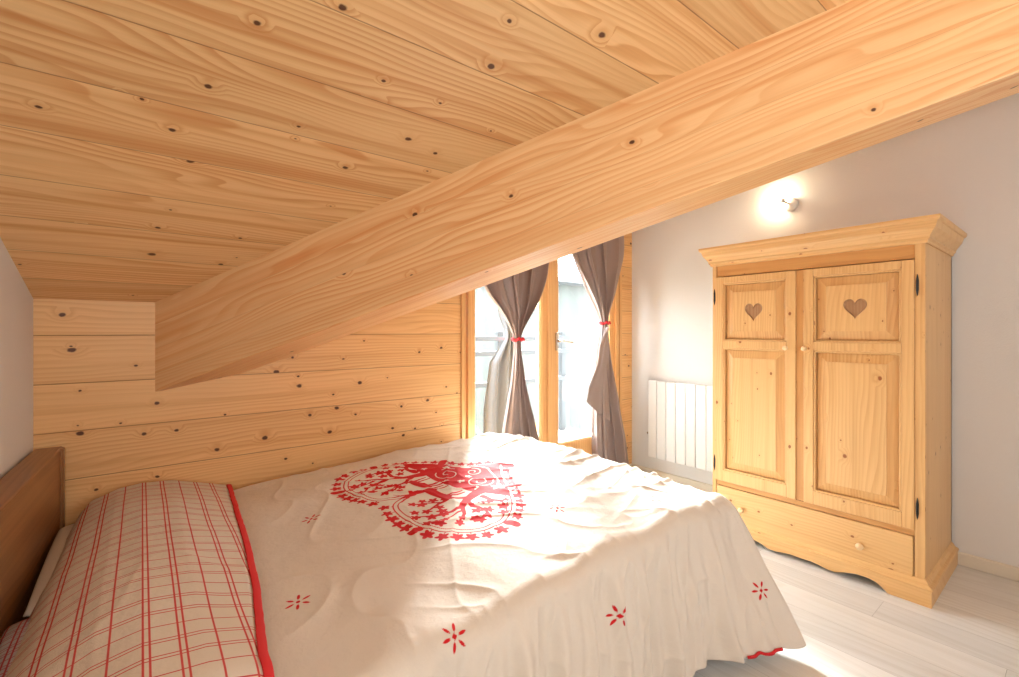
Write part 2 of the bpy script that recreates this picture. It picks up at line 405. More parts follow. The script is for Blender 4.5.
# ------------------------------------------------------------------ noise helpers
def vnoise(x, y, seed=0):
    x = np.asarray(x, float); y = np.asarray(y, float)
    xi = np.floor(x).astype(int); yi = np.floor(y).astype(int); xf = x - xi; yf = y - yi
    def hsh(a, b):
        v = np.sin(a * 127.1 + b * 311.7 + seed * 74.7) * 43758.5453
        return v - np.floor(v)
    u = xf * xf * (3 - 2 * xf); v = yf * yf * (3 - 2 * yf)
    return ((hsh(xi, yi) * (1 - u) + hsh(xi + 1, yi) * u) * (1 - v) + (hsh(xi, yi + 1) * (1 - u) + hsh(xi + 1, yi + 1) * u) * v) * 2 - 1
def sst(a, b, x):
    t = np.clip((np.asarray(x, float) - a) / (b - a), 0, 1); return t * t * (3 - 2 * t)
def grid_mesh(name, V, nu, nv, mat, parent, O, uvs=None, attr=None, wrap=False, thick=None, toporg=None):
    """V: (nu*nv,3) in H units, index = i*nv + j"""
    O = np.array(O, float)
    me = bpy.data.meshes.new(name)
    ii, jj = np.meshgrid(np.arange(nu - 1), np.arange(nv - 1), indexing='ij')
    a = (ii * nv + jj).ravel(); F = np.stack([a, a + nv, a + nv + 1, a + 1], 1)
    co = (np.asarray(V) - O) * H
    me.vertices.add(len(co)); me.vertices.foreach_set('co', co.astype(np.float32).ravel())
    me.loops.add(F.size); me.loops.foreach_set('vertex_index', F.ravel().astype(np.int32))
    me.polygons.add(len(F)); me.polygons.foreach_set('loop_start', (np.arange(len(F)) * 4).astype(np.int32))
    me.polygons.foreach_set('loop_total', np.full(len(F), 4, np.int32))
    me.update(calc_edges=True)
    if uvs is not None:
        l = me.uv_layers.new(name='UVMap'); l.data.foreach_set('uv', np.asarray(uvs)[F.ravel()].astype(np.float32).ravel())
    if attr is not None:
        at = me.attributes.new('print_sdf', 'FLOAT', 'POINT'); at.data.foreach_set('value', attr.astype(np.float32))
    me.polygons.foreach_set('use_smooth', np.ones(len(F), bool))
    me.materials.append(mat)
    ob = link(name, me, parent, O)
    if thick:
        sm = ob.modifiers.new('thickness', 'SOLIDIFY'); sm.thickness = thick; sm.offset = -1
    return ob

# ------------------------------------------------------------------ bed
bed = empty('bed', (.7, 1.39, 0), 'double bed with a thick brown wooden headboard against the white wall', 'bed')
def hbx(y): return lx(y) + .006
hb = MB()
ya, yb_ = 2.045, .62
hb.prism([(hbx(ya), ya, .10), (hbx(ya) + .064, ya, .10), (hbx(yb_) + .064, yb_, .10), (hbx(yb_), yb_, .10)], (0, 0, .535), .004)
hb.build('headboard', M['oak'], bed, grain=(0.044, 1, 0))
for y in (ya - .02, yb_ + .02):
    MB().box((hbx(y), y - .02, 0), (hbx(y) + .070, y + .02, .632), .004).build('headboard_post', M['oak'], bed, grain=(0, 0, 1))
for y in (.80, 1.975):
    MB().box((-.18, y - .012, .12), (1.46, y + .012, .27), .003).build('side_rail', M['oak'], bed, grain=(1, 0, 0))
MB().box((1.44, .80, .12), (1.464, 1.975, .27), .003).build('foot_rail', M['oak'], bed, grain=(0, 1, 0))
for y in (.82, 1.955): MB().box((1.40, y - .02, 0), (1.44, y + .02, .14), .002).build('leg', M['oak'], bed, grain=(0, 0, 1))
MB().box((-.15, .80, .20), (1.45, 1.98, .375), .02).build('mattress', M['mattress'], bed)

# ---- the printed heart, as a distance field (metres; negative = red)
HCX, HCY = .850, 1.412           # plan position (H units)
def poly_sdf(px, py, P):
    d = np.full(px.shape, 1e9); s = np.ones(px.shape)
    n = len(P); j = n - 1
    for i in range(n):
        ex, ey = P[j][0] - P[i][0], P[j][1] - P[i][1]; wx, wy = px - P[i][0], py - P[i][1]
        t = np.clip((wx * ex + wy * ey) / (ex * ex + ey * ey + 1e-12), 0, 1)
        d = np.minimum(d, (wx - ex * t) ** 2 + (wy - ey * t) ** 2)
        c1 = py >= P[i][1]; c2 = py < P[j][1]; c3 = ex * wy > ey * wx
        flip = (c1 & c2 & c3) | (~c1 & ~c2 & ~c3); s = np.where(flip, -s, s); j = i
    return s * np.sqrt(d)
def stroke(px, py, pts, r0, r1=None):
    r1 = r0 if r1 is None else r1; d = np.full(px.shape, 1e9); n = len(pts) - 1
    for i in range(n):
        ax, ay = pts[i]; bx_, by_ = pts[i + 1]; ex, ey = bx_ - ax, by_ - ay
        t = np.clip(((px - ax) * ex + (py - ay) * ey) / (ex * ex + ey * ey + 1e-12), 0, 1)
        rr = r0 + (r1 - r0) * (i + t) / n
        d = np.minimum(d, np.hypot(px - ax - ex * t, py - ay - ey * t) - rr)
    return d
def leaf(px, py, cx, cy, R, ang, lobes=5):
    x, y = px - cx, py - cy; rr = np.hypot(x, y); th = np.arctan2(y, x) - ang
    prof = R * (.50 + .5 * np.abs(np.cos(th * lobes / 2)) ** 1.5)
    return (rr - prof) * .7
def heart_field(X, Y):
    """X: width axis (m), Y: up axis (m)"""
    ts = np.linspace(0, 2 * PI, 160, endpoint=False)
    hx_ = .031 * 16 * np.sin(ts) ** 3 * .985
    hy_ = .0268 * (13 * np.cos(ts) - 5 * np.cos(2 * ts) - 2 * np.cos(3 * ts) - np.cos(4 * ts)) + .07
    hy_ = hy_ + .055 * np.exp(-(hx_ / .11) ** 2) * (hy_ > .1) + .02 * np.exp(-(hx_ / .05) ** 2) * (hy_ < -.2)
    Ph = list(zip(hx_, hy_))
    S = poly_sdf(X, Y, Ph)
    upper = -.02 - Y
    out = np.abs(S + .000) - .0032
    out = np.minimum(out, np.maximum(np.abs(S + .020) - .0028, -.05 - Y))
    # solid ground mass at the tip
    gy = .0 + .03 * np.cos(X * 7.0) + .12 * np.clip(X - .17, 0, 1) - .22 * np.clip(-X - .16, 0, 1)
    mass = np.maximum(S, Y - gy)
    white = np.full(X.shape, 1e9)
    def spiral(cx, cy, R, a0, turns, dr=1):
        pts = []
        for k in range(26):
            f = k / 25; a = a0 + dr * turns * 2 * PI * f; r = R * (1 - f * .85); pts.append((cx + r * math.cos(a), cy + r * math.sin(a)))
        return pts
    for (cx, cy, R, a0, tn, dr) in ((.10, -.07, .075, -1.2, 1.6, 1), (-.10, -.10, .07, 4.2, 1.6, -1), (.03, -.18, .045, -.6, 1.4, -1), (.20, -.06, .04, 2.0, 1.3, 1)):
        white = np.minimum(white, stroke(X, Y, spiral(cx, cy, R, a0, tn, dr), .0030))
    white = np.minimum(white, stroke(X, Y, [(-.22, -.10), (-.16, -.17), (-.08, -.22), (.0, -.255), (.08, -.24), (.14, -.19), (.2, -.15)], .0045))
    for (cx, cy, R, an) in ((-.22, -.11, .042, .4), (-.17, -.035, .026, 1.1), (-.03, -.045, .022, 2.1), (.0, -.12, .02, .2), (.17, -.12, .022, .6), (.03, .0, .02, .8), (.25, -.035, .02, 0)):
        white = np.minimum(white, leaf(X, Y, cx, cy, R, an))
    # white bird
    bird = np.minimum(np.hypot((X - .12) / 1.7, (Y + .205) / .9) - .024, stroke(X, Y, [(.14, -.205), (.205, -.165)], .012, .006))
    white = np.minimum(white, bird)
    mass = np.maximum(mass, -white)
    D = np.minimum(out, mass)
    # two trees
    for sx in (-1, 1):
        x = X * sx
        def br(pts, a, b):
            nonlocal D
            D = np.minimum(D, stroke(x, Y, pts, a, b))
        br([(.19, -.06), (.20, .02), (.225, .09), (.27, .16)], .034, .014)
        br([(.215, .06), (.17, .13), (.165, .20), (.19, .265)], .014, .005)
        br([(.165, .18), (.12, .23), (.10, .27)], .007, .004)
        br([(.23, .10), (.30, .13), (.36, .115), (.40, .13)], .013, .005)
        br([(.27, .16), (.275, .22), (.25, .29), (.21, .335)], .012, .004)
        br([(.27, .16), (.33, .20), (.37, .26)], .011, .004)
        br([(.25, .02), (.31, .03), (.35, .01), (.385, .03)], .016, .005)
        br([(.30, .185), (.31, .25), (.30, .31)], .006, .003)
        rs = np.random.default_rng(5 if sx < 0 else 9)
        pos = [(.19, .28), (.10, .285), (.13, .25), (.405, .14), (.37, .10), (.345, .15), (.205, .345), (.245, .31), (.38, .27), (.35, .235), (.395, .20),
               (.30, .325), (.32, .28), (.27, .25), (.39, .045), (.35, -.015), (.33, .05), (.15, .16), (.12, .19), (.23, .235), (.195, .215), (.17, .32), (.335, .32), (.425, .08), (.28, .355), (.085, .225), (.42, .19), (.30, .085)]
        for (lx_, ly_) in pos:
            D = np.minimum(D, leaf(x, Y, lx_ + rs.uniform(-.008, .008), ly_ + rs.uniform(-.008, .008), rs.uniform(.020, .029), rs.uniform(0, 6)))
    # two deer between the trees
    for (cx, cy, s, m) in ((-.075, .135, 1.3, 1), (.085, .115, 1.2, 1)):
        x = (X - cx) * m / s; y = (Y - cy) / s
        d = stroke(x, y, [(-.045, .0), (0, .004), (.04, .006)], .021, .019)
        d = np.minimum(d, stroke(x, y, [(.045, .012), (.062, .055), (.066, .06)], .012, .008))
        d = np.minimum(d, stroke(x, y, [(.062, .062), (.09, .055)], .009, .005))
        for (u, v) in ((-.055, -.075), (-.038, -.078), (.035, -.076), (.055, -.07)):
            d = np.minimum(d, stroke(x, y, [(u * .8, 0), (u, -.04), (u * 1.02, v)], .007, .0035))
        for k in (-1, 1):
            d = np.minimum(d, stroke(x, y, [(.064, .068), (.062 + .018 * k, .098), (.055 + .03 * k, .13)], .003, .002))
            d = np.minimum(d, stroke(x, y, [(.062 + .018 * k, .098), (.072 + .03 * k, .112)], .0025, .002))
        D = np.minimum(D, d * s)
    # leaves around the border
    P = np.array(Ph); seg = np.hypot(*(np.roll(P, -1, 0) - P).T); cum = np.concatenate([[0], np.cumsum(seg)]); L = cum[-1]
    PP = np.vstack([P, P[:1]]); rs = np.random.default_rng(3); k = 0; s = .03
    while s < L:
        cx = np.interp(s, cum, PP[:, 0]); cy = np.interp(s, cum, PP[:, 1])
        cx2 = np.interp((s + .01) % L, cum, PP[:, 0]); cy2 = np.interp((s + .01) % L, cum, PP[:, 1])
        nx, ny = cy2 - cy, -(cx2 - cx); ln = math.hypot(nx, ny) + 1e-9; nx /= ln; ny /= ln
        if (cx + nx * .02) ** 2 + (cy + ny * .02 - .07) ** 2 < cx ** 2 + (cy - .07) ** 2: nx, ny = -nx, -ny
        if not (abs(cx) < .04 and cy > 0):
            R = .029 if k % 7 else .036
            D = np.minimum(D, leaf(X, Y, cx + nx * .036, cy + ny * .036, R * rs.uniform(.85, 1.1), math.atan2(ny, nx), 5 if k % 7 else 2))
            D = np.minimum(D, stroke(X, Y, [(cx, cy), (cx + nx * .03, cy + ny * .03)], .002))
        s += .050 + rs.uniform(-.006, .006); k += 1
    D = np.minimum(D, stroke(X, Y, [(0, .215), (0, .265)], .016, .010))
    return D
def flower(x, y, R=.038, a0=.3):
    d = np.hypot(x, y) - .006
    for k in range(6):
        a = a0 + k * PI / 3; c, s = math.cos(a), math.sin(a)
        d = np.minimum(d, (np.hypot((x * c + y * s - R * .62) / 3.0, (-x * s + y * c)) - .0042))
    return d

# ---- duvet: top plus skirt as one continuous grid
X0, X1, Y0, Y1 = -.16, 1.55, .745, 1.995       # flat part
RC = .085                                    # plan corner radius at foot / near side
R = .045                                     # rolled edge
stp = .0034
xs = np.arange(X0, X1 - R + 1e-9, stp); ys = np.arange(Y0 + R, Y1 + 1e-9, stp)
xs = np.linspace(X0, X1 - R, len(xs)); ys = np.linspace(Y0 + R, Y1, len(ys))
def topz(x, y):
    z = .430 + .034 * sst(.2, 1.1, x) - .018 * sst(.5, .0, x)
    z = z + .010 * np.sin((y - Y0) / (Y1 - Y0) * PI)
    z = z - .05 * sst(1.93, 2.01, y) - .008 * sst(1.0, .8, y) - .010 * sst(1.35, 1.55, x)
    z = z + .0045 * vnoise(x * 3.3, y * 4.1, 1) + .0030 * vnoise(x * 8 + y * 3, y * 7, 2)
    # creases: long soft folds running towards the near side and the foot
    near = sst(1.15, .8, y)
    ph = x * 21 + 1.6 * vnoise(x * 3, y * 3, 4)
    z = z + near * .0065 * np.sin(ph) 
    ft = sst(.95, 1.35, x)
    rdg = np.abs(vnoise(x * 3.0 + y * 1.2, y * 14 - x * 4.0, 7)); z = z + ft * (.012 * (1 - rdg) ** 4)
    rdg2 = np.abs(vnoise(x * 6 + 5, y * 11 + x * 7, 8)); z = z + .006 * (1 - rdg2) ** 5 * sst(.3, .6, x)
    rdg3 = np.abs(vnoise(x * 9 - y * 5, y * 5 + x * 3, 18)); z = z + .0045 * (1 - rdg3) ** 4 * sst(.15, .3, x)
    return z
# boundary-aware single grid: extend parameter axes past the edges; corner mapped radially
L = .440                                      # drop length
ndrop = 112
q = np.linspace(0, 1, ndrop + 1)[1:]
U = np.concatenate([xs, xs[-1] + q * L * 1.0])       # along x, then past the foot edge
Vv = np.concatenate([(ys[0] - q[::-1] * L), ys])     # past the near edge, then along y
UU, VV = np.meshgrid(U, Vv, indexing='ij')
dx = np.clip(UU - xs[-1], 0, None); dy = np.clip(ys[0] - VV, 0, None)
bxp = np.minimum(UU, xs[-1]); byp = np.maximum(VV, ys[0])
dd = np.hypot(dx, dy); 
mx = np.maximum(dx, dy)                            # equal drop all round: square rings mapped onto round ones
with np.errstate(invalid='ignore', divide='ignore'):
    ang = np.arctan2(dy, dx)                       # 0 = foot, pi/2 = near
    nx_ = np.where(mx > 0, np.cos(ang), 0); ny_ = np.where(mx > 0, -np.sin(ang), 0)
drop = mx
arc = R * PI / 2
th = np.clip(drop / R, 0, PI / 2)
outw = R * np.sin(th); down = R * (1 - np.cos(th)) + np.clip(drop - arc, 0, None)
fq = np.clip((drop - arc * .4) / (L - arc), 0, None)
corner = np.exp(-((ang - 1.32) / .42) ** 2) * (dx > 0) * (dy > 0)
cornx = np.exp(-((UU - xs[-1]) / .16) ** 2) * (dx <= 0) * (dy > 0) * np.exp(-(1.32 - PI / 2) ** 2 / .42 ** 2)
cf = np.maximum(corner, cornx * 1.0)
flare = .038 + .150 * cf
peri = np.where(dy > 0, UU + 0 * VV, 0) + np.where((dx > 0) & (dy > 0), 0, 0)
# perimeter coordinate, continuous round the corner
pc = np.where((dy > 0) & (dx <= 0), bxp, np.where((dx > 0) & (dy > 0), xs[-1] + (PI / 2 - ang) * .14, np.where(dx > 0, xs[-1] + PI / 2 * .14 + (byp - ys[0]), 0)))
fold = (.55 * np.sin(pc * 34 + 1.1 * vnoise(pc * 6, drop * 4, 12)) + .45 * np.sin(pc * 61 + 2 + 1.5 * vnoise(pc * 7, drop * 5, 13))
        + .8 * vnoise(pc * 13 + drop * 1.5, drop * 2.2, 14) + .5 * vnoise(pc * 34 + drop * 3, drop * 3, 15) + .3 * np.sin(pc * 118 + 2.2 * vnoise(pc * 9, drop * 6, 16)))
foldA = .0170 * sst(0, .35, fq) * (1 - .55 * cf)
sharp = .007 * (1 - np.abs(vnoise(pc * 17 + drop * 5, drop * 5 - pc * 2, 19))) ** 5 * sst(0.02, .2, fq)
off = outw + flare * fq + fold * foldA + sharp
tz = topz(bxp, byp)
PX = bxp + nx_ * off; PY = byp + ny_ * off; PZ = tz - down * (1 - .02 * cf) 
# hem lifts a little and never goes below the floor
PZ = np.maximum(PZ, .030 + .006 * np.sin(pc * 9) + .0 * PZ)
V3 = np.stack([PX, PY, PZ], -1).reshape(-1, 3)
nu, nv = len(U), len(Vv)
uvd = np.stack([UU * H, VV * H], -1).reshape(-1, 2)
# print field
fld = np.full(UU.shape, .02)
hm = (UU > .48) & (UU < 1.25) & (VV > .98) & (VV < 1.93)
hu, hv_ = (UU[hm] - HCX) * H, (VV[hm] - HCY) * H; ca_, sa_ = math.cos(.13), math.sin(.13)
fld[hm] = .94 * heart_field((hv_ * ca_ - hu * sa_) / .98, -(hu * ca_ + hv_ * sa_) / .93)
def put_flower(cu, cv, R_=.038, a0=.3, rad=.07):
    mk = (np.abs(UU - cu) < rad) & (np.abs(VV - cv) < rad)
    fld[mk] = np.minimum(fld[mk], flower((UU[mk] - cu) * H, (VV[mk] - cv) * H, R_, a0))
def near3(px, py, pz):                          # cloth coordinates of the vertex closest to a point in the room
    i = int(np.argmin((PX - px) ** 2 + (PY - py) ** 2 + (PZ - pz) ** 2)); return UU.ravel()[i], VV.ravel()[i]
for (cu, cv) in ((.257, 1.04), (.394, 1.447), (.975, 1.0), (1.275, .862)): put_flower(cu, cv, a0=cu * 5)
for p3 in ((.47, .74, .44), (.875, .69, .315), (1.50, .64, .20)): put_flower(*near3(*p3), a0=p3[0] * 7)
fld = np.clip(.5 + fld / .02, 0, 1)
duvet = grid_mesh('duvet', V3, nu, nv, M['duvet'], None, (.7, 1.39, .4), uvd, fld.ravel(), thick=.006)
tag(duvet, 'cream duvet with a large red heart and small red flowers spread over the bed', 'duvet')

# plaid head section of the duvet, folded over the pillows, with its red border
def plz(x, y):
    prof = np.interp(x, [-.20, -.175, -.15, -.12, -.06, 0.0, .08, .16, .22, .26], [.38, .420, .445, .465, .492, .500, .490, .466, .447, .439])
    yy = .010 * np.sin((y - .8) / .6 * PI) ** 2
    z = prof + yy * np.exp(-((x - .0) / .12) ** 2) - .045 * sst(1.93, 2.035, y)
    z = z - .30 * sst(.82, .58, y) ** 1.3
    return z + .004 * vnoise(x * 7, y * 6, 21) + .0025 * vnoise(x * 15, y * 9 + x * 5, 22) + .003 * (1 - np.abs(vnoise(x * 6 + y * 4, y * 3 - x * 6, 23))) ** 4
def edgex(y): return np.interp(y, [.5, .84, 1.08, 1.34, 1.62, 1.95, 2.04], [.140, .150, .182, .206, .222, .243, .250])
def leftx(y): return np.interp(y, [.5, 1.1, 1.4, 1.8, 2.04], [-.215, -.20, -.185, -.16, -.135])
nU, nV = 130, 420
tt = np.linspace(0, 1, nU); yv = np.linspace(.62, 2.035, nV)
T, YY = np.meshgrid(tt, yv, indexing='ij')
XX = leftx(YY) + (edgex(YY) - leftx(YY)) * T
ZZ = plz(XX, YY) + .006
ZZ = ZZ - .012 * sst(.06, 0, T) - .004 * sst(.97, 1, T)
ZZ = np.maximum(ZZ, .1)
plaid = grid_mesh('plaid_panel', np.stack([XX, YY, ZZ], -1).reshape(-1, 3), nU, nV, M['plaid'], duvet, (.7, 1.39, .4),
                  np.stack([(XX + .041) * H, YY * H], -1).reshape(-1, 2), thick=.008)
plaid['label'] = 'cream head section with a red check pattern'
tb = np.linspace(0, 1, 9); T2, Y2 = np.meshgrid(tb, yv, indexing='ij')
wob = .0015 * vnoise(Y2 * 40, Y2 * 0, 31)
X2 = edgex(Y2) - .003 + .0145 * T2 + wob * .5; Z2 = np.maximum(plz(X2, Y2), topz(X2, np.maximum(Y2, .82)) - .25 * sst(.90, .74, Y2) ** 1.5) + .007 + .001 * np.sin(T2 * PI)
grid_mesh('red_border', np.stack([X2, Y2, Z2], -1).reshape(-1, 3), 9, nV, M['red'], duvet, (.7, 1.39, .4), thick=.006)['label'] = 'red cotton border band'
# red hem piping showing at the near foot corner
sel = (UU[:, 0] > 1.38) & (UU[:, 0] < 1.50)
ix = np.where(sel)[0]; hv = []
for k in (0, 2):
    hv.append(np.stack([PX[ix, k], PY[ix, k] - .004, PZ[ix, k] + .000], -1))
grid_mesh('red_hem', np.stack(hv, 0).reshape(-1, 3), 2, len(ix), M['red'], duvet, (.7, 1.39, .4), thick=.004)

# pillows between the headboard and the duvet
def pillow(c, sx, sy, sz, rz, mat, label, name='pillow', stripes=False):
    n = 40; u = np.linspace(-1, 1, n); A_, B_ = np.meshgrid(u, u, indexing='ij')
    prof = np.clip((1 - np.abs(A_) ** 3.2) * (1 - np.abs(B_) ** 3.2), 0, 1) ** .42
    pin = 1 - .06 * (1 - prof)
    wr = .06 * vnoise(A_ * 3 + 9, B_ * 3 + c[1] * 9, 41)
    cs, sn = math.cos(rz), math.sin(rz)
    bm = bmesh.new(); g = {}
    for sgn in (1, -1):
        for i in range(n):
            for j in range(n):
                ed = i in (0, n - 1) or j in (0, n - 1)
                if sgn < 0 and ed: g[(sgn, i, j)] = g[(1, i, j)]; continue
                x, y = A_[i, j] * sx * pin[i, j], B_[i, j] * sy * pin[i, j]
                z = sgn * sz * (prof[i, j] * (1 + wr[i, j])) * (1 if sgn > 0 else .8)
                g[(sgn, i, j)] = bm.verts.new((c[0] + x * cs - y * sn, c[1] + x * sn + y * cs, c[2] + z))
        for i in range(n - 1):
            for j in range(n - 1):
                f = [g[(sgn, i, j)], g[(sgn, i + 1, j)], g[(sgn, i + 1, j + 1)], g[(sgn, i, j + 1)]]
                bm.faces.new(f if sgn > 0 else f[::-1])
    mb = MB(); mb.bm.free(); mb.bm = bm
    o = mb.build(name, mat, None, (c[0], c[1], c[2] - sz), smooth=True, grain=(1, 0, 0), across=(0, 1, 0), uvoff=(0, 0))
    return tag(o, label, 'pillow', 'pillows at the headboard')
M['plaidgrey'] = fabric_mat('grey_cotton_dark_red_check', (.42, .42, .45), (.35, .02, .04), .09)
pillow((-.03, 1.675, .398), .178, .29, .040, 0, M['linen'], 'beige pillow at the wall end of the headboard under the checked duvet edge')
pillow((-.035, 1.10, .402), .185, .28, .036, .03, M['plaidgrey'], 'grey pillow with dark red checks, nearer the camera beside the headboard')

# ------------------------------------------------------------------ curtains
def curtain(org, levels, yc, nf, amp, seed, ztop, zbot, label, flap=None, rod=None):
    root = empty('curtain', org, label, 'curtain', 'tied curtains at the French window')
    zs = np.linspace(zbot, ztop, 150); p = np.linspace(0, 1, 150)
    lz = [l[0] for l in levels]
    kq = 2.028 / 1.985; lz = [1 + (z_ - 1) * kq for z_ in lz]; levels = [(l[0], l[1] * kq, l[2] * kq) for l in levels]
    Lx = np.interp(zs, lz, [l[1] for l in levels]); Rx = np.interp(zs, lz, [l[2] for l in levels])
    ker = np.ones(7) / 7
    Lx = np.convolve(np.pad(Lx, 3, 'edge'), ker, 'valid'); Rx = np.convolve(np.pad(Rx, 3, 'edge'), ker, 'valid')
    ZZ_, PP_ = np.meshgrid(zs, p, indexing='ij')
    w = (Rx - Lx)[:, None]
    wn = np.clip(w / .3, .12, 1)
    ph = PP_ * nf * 2 * PI + .5 * vnoise(ZZ_ * 2, PP_ * 0 + seed, seed) * 2
    X_ = Lx[:, None] + w * (PP_ + .035 * np.sin(ph * 2 + 1))
    sf = np.sin(ph); sf = np.sign(sf) * np.abs(sf) ** .7
    Y_ = yc + amp * (sf + .35 * np.sin(ph * 2.3 + seed)) * (.35 + .65 * wn) + .004 * vnoise(ZZ_ * 9, PP_ * 5, seed + 2)
    grid_mesh('curtain_panel', np.stack([X_, Y_, ZZ_], -1).reshape(-1, 3), 150, 150, M['curtain'], root, org, thick=.0035)
    return root
ztl = .955; ztr = 1.054
cl_ = curtain((1.66, 1.985, 0), [(.02, 1.51, 1.785), (.36, 1.52, 1.765), (.50, 1.54, 1.735), (.70, 1.585, 1.672), (.90, 1.607, 1.645), (ztl, 1.607, 1.642), (1.0, 1.595, 1.652), (1.10, 1.525, 1.715), (1.20, 1.425, 1.775), (1.30, 1.37, 1.81), (1.45, 1.36, 1.84), (1.72, 1.35, 1.90)],
              2.024, 3.6, .026, 3, 1.735, .02, 'taupe curtain with red tie over the left pane, its foot behind the bed')
cr_ = curtain((2.45, 1.985, 0), [(.03, 2.26, 2.63), (.30, 2.26, 2.57), (.55, 2.265, 2.50), (.80, 2.29, 2.425), (1.0, 2.325, 2.385), (ztr, 2.332, 2.383), (1.12, 2.31, 2.40), (1.25, 2.21, 2.46), (1.40, 2.10, 2.51), (1.50, 2.03, 2.545), (1.60, 1.99, 2.56), (1.735, 1.97, 2.57)],
              2.024, 3.3, .027, 5, 1.735, .03, 'taupe curtain with red tie and a loose hanging corner, nearest the white wall')
def tie(root, x, z, w, org):
    m_ = MB(); pts = []
    for k in range(25):
        a = 2 * PI * k / 24; pts.append((x + (w / 2 + .006) * math.cos(a), 2.028 + .024 * math.sin(a), z + .004 * math.sin(a * 3)))
    m_.tube(pts, .0085, 8)
    for s in (-1, 1): m_.tube([(x, 2.000, z), (x + .014 * s, 1.993, z + .008), (x + .026 * s, 1.996, z - .004)], [.006, .008, .005], 8)
    m_.build('curtain_tie', M['red'], root, smooth=True)['label'] = 'red tie band'
tie(cl_, 1.626 * 1.0217, 1 + (ztl - 1) * 1.0217, .040, None); tie(cr_, 2.357 * 1.0217, 1 + (ztr - 1) * 1.0217, .052, None)
# loose flap of the right curtain
nz = 60; zf = np.linspace(0, 1, nz); pf = np.linspace(0, 1, 40); ZF, PF = np.meshgrid(zf, pf, indexing='ij')
ztop_, = (1.03,)
lxf = np.interp(zf, [0, .25, .5, .8, 1], [2.335, 2.262, 2.235, 2.155, 2.135])[:, None]; rxf = np.interp(zf, [0, .3, 1], [2.362, 2.385, 2.375])[:, None]
zlow = .56 - .155 * PF                       # slanting free edge
ZP = ztop_ + (zlow - ztop_) * ZF
XP = (lxf + (rxf - lxf) * PF) * 1.0217
YP = 1.992 - .016 * np.sin(PF * PI * 1.6 + ZF * 1.5) - .006 * np.sin(PF * 9 + 3 * ZF)
grid_mesh('curtain_flap', np.stack([XP, YP, ZP], -1).reshape(-1, 3), nz, 40, M['curtain'], cr_, (2.45, 1.985, 0), thick=.0035)
MB().tube([(1.28, 2.028, 1.748), (2.66, 2.028, 1.748)], .011, 12).build('curtain_rod', M['frame'], door, grain=(1, 0, 0), smooth=True)
for x in (1.30, 2.64): MB().box((x - .01, 2.028, 1.735), (x + .01, 2.064, 1.75), .002).build('rod_bracket', M['frame'], door, grain=(0, 1, 0))
# made-up cloth outside the left pane, standing in for the curtain's reflection
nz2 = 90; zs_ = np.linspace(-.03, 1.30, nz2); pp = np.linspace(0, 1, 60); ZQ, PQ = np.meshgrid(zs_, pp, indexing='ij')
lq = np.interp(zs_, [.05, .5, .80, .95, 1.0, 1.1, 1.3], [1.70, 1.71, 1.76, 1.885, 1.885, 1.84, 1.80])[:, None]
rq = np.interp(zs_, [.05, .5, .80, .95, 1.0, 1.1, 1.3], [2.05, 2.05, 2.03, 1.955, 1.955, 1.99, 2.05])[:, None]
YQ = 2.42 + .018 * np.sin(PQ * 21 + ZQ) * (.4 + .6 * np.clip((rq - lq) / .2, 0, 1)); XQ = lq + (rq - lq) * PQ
oc = grid_mesh('curtain_reflection', np.stack([XQ, YQ, ZQ], -1).reshape(-1, 3), nz2, 60, M['pane_reflection'], None, (1.92, 2.42, .05), thick=.003)
tag(oc, 'pale blue-grey reflection of the tied curtain in the left glass pane, modelled as cloth', 'curtain')

# ------------------------------------------------------------------ wardrobe
WX = 2.25; WY0, WY1 = .386, 1.196; WB = 2.748
wd = empty('wardrobe', (2.5, .79, 0), 'pine wardrobe with two heart-carved panel doors and one long drawer', 'wardrobe')
ZD0, ZD1 = .262, 1.268         # door bottom / top
ZR0, ZR1 = .080, .236          # drawer
ca = MB()
ca.box((WX + .02, WY0, .07), (WB, WY0 + .022, 1.345)); ca.box((WX + .02, WY1 - .022, .07), (WB, WY1, 1.345))
ca.box((WB - .012, WY0, .07), (WB, WY1, 1.345)); ca.box((WX + .01, WY0, 1.325), (WB, WY1, 1.345)); ca.box((WX + .01, WY0 + .02, .07), (WB, WY1 - .02, .085))
ca.box((WX, WY0, .07), (WX + .02, WY0 + .031, 1.34), .0025); ca.box((WX, WY1 - .019, .07), (WX + .02, WY1, 1.34), .0025)
ca.build('carcass', M['pine'], wd, grain=(0, 0, 1))
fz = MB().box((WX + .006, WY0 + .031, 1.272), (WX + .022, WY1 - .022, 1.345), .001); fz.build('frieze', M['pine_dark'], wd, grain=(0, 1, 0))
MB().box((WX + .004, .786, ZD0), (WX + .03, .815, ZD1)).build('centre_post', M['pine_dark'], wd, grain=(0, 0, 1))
MB().box((WX + .006, WY0 + .03, ZR1 + .003), (WX + .03, WY1 - .02, ZD0 - .003)).build('drawer_rail', M['pine_dark'], wd, grain=(0, 1, 0))
